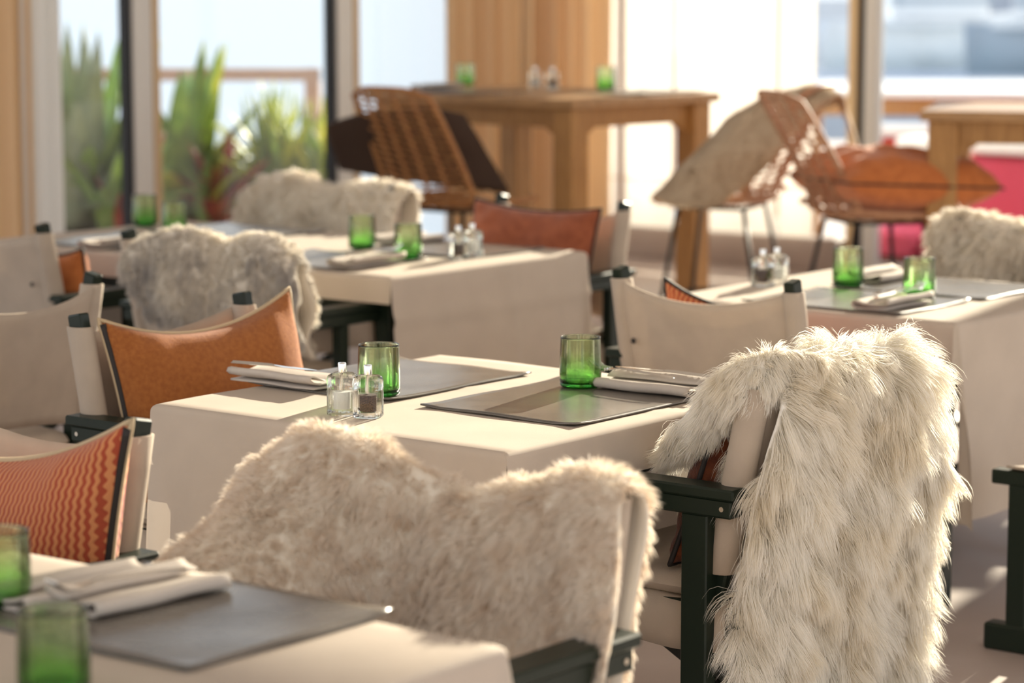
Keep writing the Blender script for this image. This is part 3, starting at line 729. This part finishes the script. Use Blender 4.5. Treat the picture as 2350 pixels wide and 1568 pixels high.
MILL = {}
def mill(kind, label, p, z, az=20):
    if kind in MILL: return dup(MILL[kind], (p.x, p.y, z), az, label)
    t = thing(kind+'_mill', label, kind+' mill', (p.x, p.y, z), az, kind+' mills'); MILL[kind] = t
    b = B(); V = []; n = 32; F = []
    prof = [(.9, 0), (1, .003), (1, .050), (.97, .052), (.97, .054), (1, .056), (1, .072), (.92, .079), (.7, .083), (.0, .084)]
    for (k, zz_) in prof:
        for j in range(n):
            a = 2*PI*j/n; e = 5.; q = (abs(math.cos(a))**e+abs(math.sin(a))**e)**(-1/e); V.append((.0265*k*q*math.cos(a), .0265*k*q*math.sin(a), zz_))
    for i in range(len(prof)-1):
        for j in range(n): F.append((i*n+j, i*n+(j+1) % n, (i+1)*n+(j+1) % n, (i+1)*n+j))
    F.append(tuple(range(n))[::-1])
    b.add(V, F).build('body', acrylic, t, 'angle')
    if kind == 'pepper': B().lathe([(.0001, .001), (.0155, .001), (.0155, .010), (.0001, .010)], 20).build('grinder', steel, t, 'angle')
    B().lathe([(.0001, .012), (.0165, .012), (.017, .044 if kind == 'pepper' else .046), (.0001, .046)], 20).build('filling', pepper if kind == 'pepper' else salt, t, 'angle')
    B().lathe([(.003, .046), (.003, .084), (.0084, .0845), (.0086, .1015), (.0076, .1035), (.0001, .104)], 20).build('knob', steel, t, 'angle')
    return t
mill('salt', 'clear salt mill on the middle table, left of the pepper mill', at(786, 951, ZT), ZT)
mill('pepper', 'clear pepper mill on the middle table, right of the salt mill', at(845, 957, ZT), ZT)
mill('pepper', 'clear pepper mill before the terracotta cushion on the long table', at(1052, 594, ZT), ZT, 50)
mill('salt', 'clear salt mill before the terracotta cushion on the long table', at(1084, 588, ZT), ZT, 50)
mill('pepper', 'clear pepper mill behind the bare canvas chair on the right table', at(1750, 656, ZT), ZT, 50)
mill('salt', 'clear salt mill behind the bare canvas chair on the right table', at(1782, 651, ZT), ZT, 50)

NAP = []
def napkin(label, p, az, z=ZM, fold=1.0):
    if NAP: o = dup(NAP[0], (p.x, p.y, z), az, label); o.scale = (fold, 1, 1); return o
    prof = [(.045, .004), (.0, .003), (-.045, .003), (-.054, .006), (-.058, .013), (-.053, .020), (-.046, .0215), (-.02, .015), (.0, .0125), (.03, .0125), (.046, .017), (.053, .023), (.05, .029), (.043, .0295), (.03, .024), (.012, .0195)]
    ys = np.linspace(-.12, .12, 16); P = np.array([[(x*(1+.03*math.sin(y*25)), y+.006*math.sin(x*60), z_+.0008*math.sin(y*40+x*50)) for x, z_ in prof] for y in ys])
    o = B().sheet(P, .0035).build('napkin', napkin_m, None, True); NAP.append(o); tag(o, label, 'napkin', 'folded linen napkins')
    o.location = (p.x, p.y, z); o.rotation_euler = (0, 0, -R(az)); return o
CUT = {}
def cutlery(kind, label, p, az, z):
    if kind in CUT: return dup(CUT[kind], (p.x, p.y, z), az, label)
    b = B()
    def strip(pts):      # (y, halfwidth, z, thickness)
        n = len(pts); V = []
        for (y, h, zz_, t) in pts: V += [(-h, y, zz_), (0, y, zz_+t), (h, y, zz_), (0, y, zz_-t*.5)]
        F = [(i*4+k, i*4+(k+1) % 4, i*4+4+(k+1) % 4, i*4+4+k) for i in range(n-1) for k in range(4)]+[(0, 1, 2, 3), tuple(range(4*n-1, 4*n-5, -1))]
        b.add(V, F)
    if kind == 'fork':
        strip([(-.10, .003, 0, .001), (-.098, .0065, 0, .002), (-.06, .0055, .002, .002), (0, .0032, .003, .002), (.03, .003, .004, .002), (.045, .009, .002, .0015), (.062, .0125, .001, .0012)])
        for x in (-.0105, -.0035, .0035, .0105): b.tube([(x, .06, .001), (x, .08, .002), (x, .097, .010)], [.0026, .0024, .0014], 6)
    else:
        strip([(-.11, .003, 0, .001), (-.108, .0075, 0, .003), (-.05, .0065, .001, .003), (-.01, .0045, .002, .0025), (0, .006, .002, .0015), (.03, .0095, .002, .001), (.08, .009, .002, .0008), (.105, .003, .002, .0005)])
    o = b.build(kind, steel, None, 'angle'); CUT[kind] = o; o.scale = (1.15, 1.1, 1.6)
    tag(o, label, kind, 'forks' if kind == 'fork' else 'knives')
    o.location = (p.x, p.y, z); o.rotation_euler = (0, 0, -R(az)); return o
def setting(p, az, z, nl, fl, kl):
    napkin(nl, p, az, z)
    rx = Vector((math.cos(R(az)), -math.sin(R(az)), 0)); ry = Vector((math.sin(R(az)), math.cos(R(az)), 0))
    if fl: cutlery('fork', fl, p-rx*.012+ry*.045, az+7, z+.034)
    if kl: cutlery('knife', kl, p+rx*.020-ry*.01, az-2, z+.036)
setting(at(1500, 896, ZM), 306, ZM, 'folded napkin under fork and knife beside the white sheepskin', 'steel fork on the napkin beside the white sheepskin', 'steel knife on the napkin beside the white sheepskin')
setting(at(655, 880, ZM), 128, ZM, 'folded napkin next to the suede cushion on the middle table', None, 'steel knife on the napkin next to the suede cushion')
setting(at(320, 1374, ZM), 222, ZM, 'folded napkin nearest the camera beside the foreground placemat', 'steel fork on the napkin nearest the camera', None)
napkin('folded napkin touching the chair arm at the lower left', at(185, 1368, ZM), 226, ZM, .8)
setting(at(2050, 702, ZM), 38, ZM, 'folded napkin with cutlery before the right hand tumbler on the right table', 'steel fork lying at the foot of the right hand tumbler', 'steel knife on the napkin before the right hand tumbler')
napkin('folded napkin between the two tumblers on the right table', at(2030, 640, ZM), 218, ZM)
setting(at(842, 606, ZM), 38, ZM, 'folded napkin beside the grey and cream sheepskin on the long table', 'steel fork beside the grey and cream sheepskin', 'steel knife beside the grey and cream sheepskin')
napkin('folded napkin between the tumblers and the white sheepskin on the long table', at(935, 556, ZM), 218, ZM)
napkin('folded napkin at the left end of the long table', at(268, 563, ZM), 38, ZM)

# ------------------------------------------------------------------ oak bar tables
def bar_table(label, c, az, lx, ly, z=1.10, leg=.115):
    t = thing('bar_table', label, 'bar table', (c.x, c.y, 0), az, 'oak bar tables')
    n = 6; wd = ly/n
    for k in range(n): B().box((0, -ly/2+wd*(k+.5), z-.02), (lx, wd-.003, .04), .003).build('plank', oak_top, t)
    ins = .03+leg/2
    for s in (-1, 1):
        B().box((0, s*(ly/2-ins), z-.085), (lx-2*ins-leg, .035, .09)).build('apron', oak, t)
        B().box((s*(lx/2-ins), 0, z-.085), (.035, ly-2*ins-leg, .09)).build('apron', oak, t)
        for q in (-1, 1):
            lg = B().box((s*(lx/2-ins), q*(ly/2-ins), (z-.04)/2), (leg, leg, z-.04), .006).build('leg', oak, t)
            for ax in (0, 1):       # curved brackets under the apron
                V = []; th = .017
                for side in (-th, th):
                    for (a, b_) in ((0, 0), (.075, 0), (.065, -.012), (.045, -.022), (.026, -.04), (.02, -.055), (0, -.055)):
                        if ax == 0: V.append((s*(lx/2-ins)-s*(leg/2+a), q*(ly/2-ins)+side, z-.13+b_))
                        else: V.append((s*(lx/2-ins)+side, q*(ly/2-ins)-q*(leg/2+a), z-.13+b_))
                F = [tuple(range(7)), tuple(range(13, 6, -1))]+[(i, i+7, (i+1) % 7+7, (i+1) % 7) for i in range(7)]
                B().add(V, F).build('bracket', oak, lg)
    return t
az1 = 44.; X1 = Vector((math.cos(R(az1)), -math.sin(R(az1)), 0)); Y1 = Vector((math.sin(R(az1)), math.cos(R(az1)), 0))
nb = Vector((.257, 11.25, 0)); bc1 = nb-X1*.65+Y1*.50
bar_table('oak bar table in front of the tan curtains', bc1, az1, 1.30, 1.0)
az2 = 14.; X2 = Vector((math.cos(R(az2)), -math.sin(R(az2)), 0)); Y2 = Vector((math.sin(R(az2)), math.cos(R(az2)), 0))
bc2 = Vector((1.60, 10.28, 0))+X2*.65+Y2*.42
bar_table('oak bar table cut by the right edge of the picture', bc2, az2, 1.30, .84)
tumbler('green tumbler on the oak bar table before the tan curtain', at(1068, 196, 1.102), 1.102, 15)
tumbler('green tumbler on the oak bar table before the white sheer', at(1390, 205, 1.102), 1.102, 75)
mill('salt', 'clear salt mill on the oak bar table', at(1228, 203, 1.102), 1.102, 10)
mill('pepper', 'clear pepper mill on the oak bar table', at(1268, 205, 1.102), 1.102, 10)
placemat('leather placemat at the bright end of the oak bar table', bc1+X1*.36+Y1*.28, az1-90, 1.102)
placemat('leather placemat on the oak bar table nearest the rattan stool', bc1-X1*.25-Y1*.27, az1, 1.102)
placemat('leather placemat on the bar table at the right edge', bc2+X2*.1-Y2*.1, az2, 1.102)
napkin('folded napkin on the oak bar table above the rattan stool', bc1-X1*.43-Y1*.25, az1, 1.108)

# ------------------------------------------------------------------ rattan stools
def rattan_stool(label, c, az, mat, nsl=16, group='rattan bar stools'):
    t = thing('rattan_stool', label, 'bar stool', (c.x, c.y, 0), az, group); zs = .655
    def back(x, f):  # x -1..1, f 0 seat .. 1 top
        wd = .245-.035*f; return Vector((x*wd, -.19-.20*f-.05*(f*f)+.05*x*x*(1-.3*f), zs+.02+.49*f+.03*x*x*(1-f)))
    def seat(x, f):  # f 0 back .. 1 front
        wd = .245+.03*math.sin(f*PI); return Vector((x*wd, -.19+.47*f, zs+.02*(1-f)+.035*x*x-.012*math.sin(f*PI)+.0*f))
    xs = np.linspace(-1, 1, 9)
    fr = [back(-1, f) for f in np.linspace(0, .93, 9)]+[back(x, 1-.07*abs(x)**4) for x in xs]+[back(1, f) for f in np.linspace(.93, 0, 9)]
    B().tube(fr, .013, 8).build('back_frame', mat, t, True)
    sf = [seat(-1, f) for f in np.linspace(0, .9, 8)]+[seat(x, 1-.1*abs(x)**3) for x in xs]+[seat(1, f) for f in np.linspace(.9, 0, 8)]
    B().tube(sf, .013, 8).build('seat_frame', mat, t, True)
    for x in (-.6, -.2, .2, .6):
        B().tube([back(x, f) for f in np.linspace(0, .98, 7)], .008, 6).build('stave', mat, t, True)
        B().tube([seat(x, f) for f in np.linspace(0, .98, 7)], .008, 6).build('stave', mat, t, True)
    for k in range(nsl):
        f = .03+.9*k/(nsl-1); b = B()
        for dz in (0,):
            pts = []
            for j, x in enumerate(np.linspace(-1, 1, 13)):
                p = back(x, f+dz*2); p.y += .010*math.cos(j*PI/1.25+(k % 2)*PI+(dz > 0)*.0); pts.append(p)
            b.tube(pts, .0064, 5)
        b.build('woven_strand', mat, t, True)
    for k in range(12):
        f = .05+.9*k/11; pts = []
        for j, x in enumerate(np.linspace(-1, 1, 13)):
            p = seat(x, f); p.z += .008*math.cos(j*PI/1.25+(k % 2)*PI); pts.append(p)
        B().tube(pts, .010, 5).build('woven_strand', mat, t, True)
    feet = [(-.25, -.24), (.25, -.24), (.25, .26), (-.25, .26)]; top = [(-.16, -.12), (.16, -.12), (.16, .17), (-.16, .17)]
    for (a, b_) in zip(top, feet): B().tube([(a[0], a[1], zs-.008), (b_[0], b_[1], .0)], .010, 8).build('leg', black_metal, t, True)
    m_ = [Vector((a[0], a[1], zs)).lerp(Vector((b_[0], b_[1], 0)), .62) for a, b_ in zip(top, feet)]
    B().tube(m_+[m_[0]], .008, 8).build('foot_ring', black_metal, t, True)
    B().tube([(a[0], a[1], zs-.008) for a in top+[top[0]]], .009, 8).build('under_frame', black_metal, t, True)
    return t
st1 = rattan_stool('rattan bar stool seen from behind with a dark brown fur throw', Vector((-.25, 11.10, 0)), 40, rattan); CH['R1'] = st1
CH['R3'] = rattan_stool('rattan bar stool under the pale hide, facing the oak bar table', Vector((.93, 11.25, 0)), 292, rattan_pale)
CH['R2'] = rattan_stool('rattan bar stool holding the orange seat cushion', Vector((1.44, 10.55, 0)), 74, rattan_pale)
m = frame_local('R2', (0, .06, .77), (-1, .1, 0), (.1, 1, -.03)); 
fr_ = frame_local('R2', (.02, .10, .80), (1, 0, .02), (0, 1, -.05))
pillow('plump orange cushion lying on the rattan stool seat', .66, .66, .27, rust, fr_, piping_dark, sag=0, pin=.03, seed=12)
# pale hide over the second stool: back, over the edge, down across the seat side
def sheet_from(ctrl, n=24, m_=24):
    C = np.array(ctrl, float); a, b = C.shape[:2]
    for ax, k in ((0, n), (1, m_)):
        L = C.shape[ax]; x = np.linspace(0, L-1, k); i = np.clip(np.floor(x).astype(int), 0, L-2); f = x-i
        f = (f).reshape((-1,)+(1,)*2) if ax == 0 else f.reshape((1, -1, 1))
        C = np.take(C, i, ax)*(1-f)+np.take(C, i+1, ax)*f
    return smoothg(C, 5)
e3 = CH['R3']; mi = (Matrix.Translation(e3.location) @ e3.rotation_euler.to_matrix().to_4x4()).inverted()
rows = [[(1800, 300, 11.38), (1880, 260, 11.36), (1945, 235, 11.32), (1965, 340, 11.25)],
        [(1740, 235, 11.22), (1800, 198, 11.20), (1880, 182, 11.16), (1938, 208, 11.02)],
        [(1680, 258, 11.02), (1740, 228, 10.98), (1820, 216, 10.95), (1905, 236, 10.88)],
        [(1600, 330, 10.97), (1680, 300, 10.90), (1740, 300, 10.88), (1800, 310, 10.88)],
        [(1545, 410, 10.98), (1620, 400, 10.88), (1690, 390, 10.90), (1770, 395, 10.92)],
        [(1495, 448, 11.02), (1560, 478, 10.90), (1640, 475, 10.90), (1700, 430, 10.95)]]
ctrl = [[tuple(mi @ aty(*p)) for p in r_] for r_ in rows]
P = sheet_from(ctrl)
P = P+wnoise(P, 18, 4)*.012
hd = sheepskin('hide_throw', 'pale short-haired hide thrown over a rattan stool by the oak bar table', 'R3', [P[:, ::-1]], fur_tan, cat='hide', hide=hide_tan, both=.5, count=22000, length=.020, width=.003, out=.5, droop=.3, clump=.3, nclump=500, curl=.1, seed=31)
e1 = CH['R1']; mi = (Matrix.Translation(e1.location) @ e1.rotation_euler.to_matrix().to_4x4()).inverted()
rows = [[(752, 285, 11.15), (830, 262, 10.95), (1000, 248, 10.85), (1060, 262, 10.98)],
        [(758, 320, 11.2), (840, 300, 11.0), (1020, 300, 10.92), (1090, 310, 11.05)],
        [(770, 350, 11.25), (850, 350, 11.1), (1040, 360, 11.0), (1125, 370, 11.1)],
        [(785, 385, 11.3), (860, 400, 11.15), (1070, 430, 11.0), (1165, 440, 11.1)]]
ctrl = [[tuple(mi @ aty(*p)) for p in r_] for r_ in rows]
P = sheet_from(ctrl); 
sheepskin('fur_throw', 'dark brown fur throw lining the rattan stool at the left of the bar table', 'R1', [P], brown_fur, thick=.03, hide=hide_brown, both=.5, cat='throw', group='fur throws', count=16000, length=.022, width=.003, out=.5, droop=.3, clump=.3, nclump=300, curl=.1, seed=32)

# ------------------------------------------------------------------ low folding stool at the right edge
fs = thing('folding_stool', 'dark green folding stool with fur at the right edge, beside the hanging tablecloth', 'stool', (1.475, 6.20, 0), 308)
for s in (-1, 1):
    B().box((s*.20, 0, .033), (.05, .50, .066), .006).build('foot_rail', green, fs)
    for y in (-.19, .17): B().box((s*.20, y, .23), (.036, .05, .36)).build('leg', green, fs)
    B().bar((s*.20, -.17, .19), (s*.20, .15, .40), .022, .045, .003).build('brace', green, fs)
    B().box((s*.20, 0, .425), (.04, .48, .035)).build('seat_rail', green, fs)
P = np.array([[(x, y, .452-.02*(1-(x/.22)**2)) for x in np.linspace(-.22, .22, 12)] for y in np.linspace(-.22, .2, 10)])
B().sheet(P, .006).build('seat', canvas, fs, True)
P = np.array([[(x, y, .47-.0*(1-(x/.22)**2)-.9*max(0, -x-.2)) for x in np.linspace(-.27, .15, 14)] for y in np.linspace(-.26, .0, 10)])
sk = thing('seat_fur', 'cream fur on the folding stool at the right edge', 'sheepskin', (1.475, 6.20, 0), 308)
B().sheet(P, .006).build('hide', hide_m, sk, True); fur('fur', [P], sk, fur_cream, 7000, .05, .0022, .6, .4, .6, 150, .2, 41)

# ------------------------------------------------------------------ outside: terrace, plants, railing
rl = thing('railing', 'wooden terrace railing beyond the left windows', 'railing', (-1.33, 17.5, -.205))
B().box((-4.0, 0, 1.195), (8.1, .11, .085)).build('top_rail', rail_wood, rl)
B().box((-4.0, 0, .35), (8.1, .05, .07)).build('lower_rail', rail_wood, rl)
for k in range(6): B().box((-.0-1.6*k, 0, .62), (.10, .10, 1.24)).build('post', rail_wood, rl)
def leafmesh(L, w_, bend, seed, name, mat):
    n = 9; P = np.zeros((n, 3, 3))
    for i in range(n):
        f = i/(n-1); h = w_*.5*(math.sin(PI*min(1, .25+.75*f))**.8 if f < 1 else 0)*(1 if f > .0 else .6)
        z = L*(f-.28*bend*f*f); y = L*bend*.62*f*f
        for j, s in enumerate((-1, 0, 1)): P[i, j] = (s*h, y+.25*h*abs(s)*0, z-.35*h*(1-abs(s)))
    me = B().sheet(P, .006).build(name, mat, None, True); return me
LEAF = {}
def plant(label, p, height, n, mats, spread=1.0, seed=0, wid=.08, cat='plant', bend=(.2, 1.0), hv=.4):
    g = random.Random(seed); t = thing('spiky_plant', label, cat, p, 0, 'terrace plants')
    for k in range(n):
        mt = g.choice(mats); key = (mt.name, k % 5, round(height, 2), wid)
        if key not in LEAF:
            o = leafmesh(height*(1-hv*(k % 5)/5), wid, bend[0]+(bend[1]-bend[0])*(k % 5)/4, k, 'leaf', mt); LEAF[key] = o
        else:
            o = LEAF[key].copy(); COL.objects.link(o)
        o.parent = t; a = 2*PI*k*.382+g.uniform(-.3, .3)
        o.rotation_euler = (-g.uniform(.02, .45)*spread, 0, 0); o.rotation_mode = 'QUATERNION'
        o.rotation_quaternion = Quaternion((0, 0, 1), a) @ Quaternion((1, 0, 0), -g.uniform(.02, .5)*spread)
        o.location = (g.uniform(-.08, .08), g.uniform(-.08, .08), 0)
    return t
def planter(label, c, d):
    t = thing('planter_box', label, 'planter', (c[0], c[1], -.205), 0, 'terrace planters')
    B().box((0, 0, d[2]/2), d, .01).build('box', planter_m, t); B().box((0, 0, d[2]+.005), (d[0]-.06, d[1]-.06, .02)).build('soil', pbr('soil', (.05, .03, .02), .95) if 'soil' not in bpy.data.materials else bpy.data.materials['soil'], t)
planter('brown planter box of spiky plants beyond the left window', (-2.45, 14.6), (1.1, .5, .42))
planter('brown planter box of grassy plants beyond the middle window', (-1.55, 15.6), (1.9, .55, .42))
gz = .21
plant('tall grey green spiky plant beside the white curtain', (-2.42, 14.6, gz), 1.18, 26, [leaf_grey, leaf_g], .8, 1, .15, bend=(.0, .7))
plant('red and green spiky plant low beside the left mullion', (-2.2, 14.5, gz), .66, 26, [leaf_r, leaf_g, leaf_grey], 1.2, 2, .10)
plant('big green spiky plant right of the left black mullion', (-1.95, 15.5, gz), 1.12, 26, [leaf_g, leaf_g, leaf_y], 1.3, 3, .17, bend=(.1, .8))
plant('red leaved plant low in the middle window', (-1.75, 15.35, gz), .60, 30, [leaf_r, leaf_g, leaf_r, leaf_y], 1.4, 4, .09)
plant('yellow green grassy plant left of the second mullion', (-1.42, 15.6, gz), .86, 70, [leaf_y, leaf_g, leaf_y], .95, 5, .055, bend=(.1, .9), hv=.3)
plant('smaller yellow grassy plant in front of the second mullion', (-1.15, 15.55, gz), .76, 54, [leaf_y, leaf_g], .95, 6, .055, bend=(.1, .9), hv=.3)
# terrace furniture on the right
ot = thing('terrace_table', 'white topped wooden table on the terrace beyond the right windows', 'table', (3.35, 17.3, -.205), 10)
B().box((0, 0, 1.08), (2.9, .75, .045), .008).build('tabletop', white_paint, ot); B().box((0, 0, 1.0), (2.8, .65, .12)).build('apron', oak, ot)
for x in (-1.35, 1.35):
    for y in (-.28, .28): B().box((x, y, .5), (.08, .08, 1.0)).build('leg', oak, ot)
def bench(label, c, az, L, seatm, backm, group='terrace benches'):
    t = thing('terrace_bench', label, 'bench', (c[0], c[1], -.205), az, group)
    B().box((0, 0, .22), (L, .6, .08)).build('frame', planter_m, t)
    n = max(2, int(L/.6))
    for k in range(n):
        x = -L/2+L*(k+.5)/n
        B().box((x, .0, .34), (L/n-.02, .6, .16), .03).build('seat_cushion', seatm, t, 'angle')
        B().box((x, .28, .62), (L/n-.02, .16, .42), .04).build('back_cushion', backm, t, 'angle')
    B().box((0, .30, .88), (L, .26, .08), .02).build('ledge', white_paint, t)
    for x in (-L/2+.05, L/2-.05):
        for y in (-.25, .25): B().box((x, y, .09), (.06, .06, .18)).build('leg', planter_m, t)
bench('red cushioned bench beyond the right mullion', (3.3, 16.2), 5, 2.2, magenta_fab, red_fab)
bench('orange cushioned bench at the right edge outside', (4.3, 18.9), 8, 2.6, red_fab, orange_fab)
bench('low magenta cushioned bench outside the right door', (2.45, 14.75), 40, .9, magenta_fab, magenta_fab)
# harbour far off
slab('quay', [Vector(p) for p in ((6, 62, 0), (60, 62, 0), (60, 140, 0), (6, 140, 0))], -3.2, -.9, grey_paint)
def boat(label, c, L, az, hullm, z=-1.2):
    t = thing('moored_boat', label, 'boat', (c[0], c[1], z), az, 'boats in the harbour')
    P = np.zeros((9, 5, 3))
    for i in range(9):
        f = i/8; h = .14*L*math.sin(PI*min(1, .25+.75*(1-abs(f-.4)*1.1)))*(1 if f < .97 else .1)
        for j, s in enumerate((-1, -.7, 0, .7, 1)): P[i, j] = ((f-.5)*L, s*h, (1.0+.3*f*f)*abs(s)**1.5)
    B().sheet(P, .06).build('hull', hullm, t, True)
    B().box((0, 0, .95), (L*.8, .2*L, .1)).build('deck', white_paint, t); B().box((-.05*L, 0, 1.35), (L*.35, .15*L, .75), .1).build('cabin', white_paint, t)
    B().box((-.05*L, 0, 1.42), (L*.36, .152*L, .22), .05).build('window_band', blue_grey, t)
for i, (x, y, L, az, mt, lb) in enumerate(((9.2, 55, 5.5, 86, white_paint, 'white boat left of the others beyond the right mullion'), (12.5, 58, 4.5, 95, white_paint, 'white boat at the right of the harbour view'), (10.8, 52, 3.6, 90, blue_grey, 'blue grey boat low in the harbour view'))):
    boat(lb, (x, y), L, az-90, mt, -.2)
hb = thing('harbour_building', 'low grey harbour building far behind the right windows', 'building', (16.5, 80, -.9), 0)
B().box((0, 0, 1.6), (9, 5, 3.2)).build('wall', grey_paint, hb); B().box((0, 0, 3.3), (9.4, 5.4, .25)).build('roof', blue_grey, hb)
for k in range(4):
    wd_ = B().box((-3.2+2.1*k, -2.52, 1.8), (1.4, .06, 1.2)).build('window', white_paint, hb); B().box((-3.2+2.1*k, -2.56, 1.8), (1.2, .02, 1.0)).build('pane', blue_grey, wd_)
B().box((-1.5-5.5, 4, 1.0), (4, 3, 2.0)).build('annex', white_paint, hb)
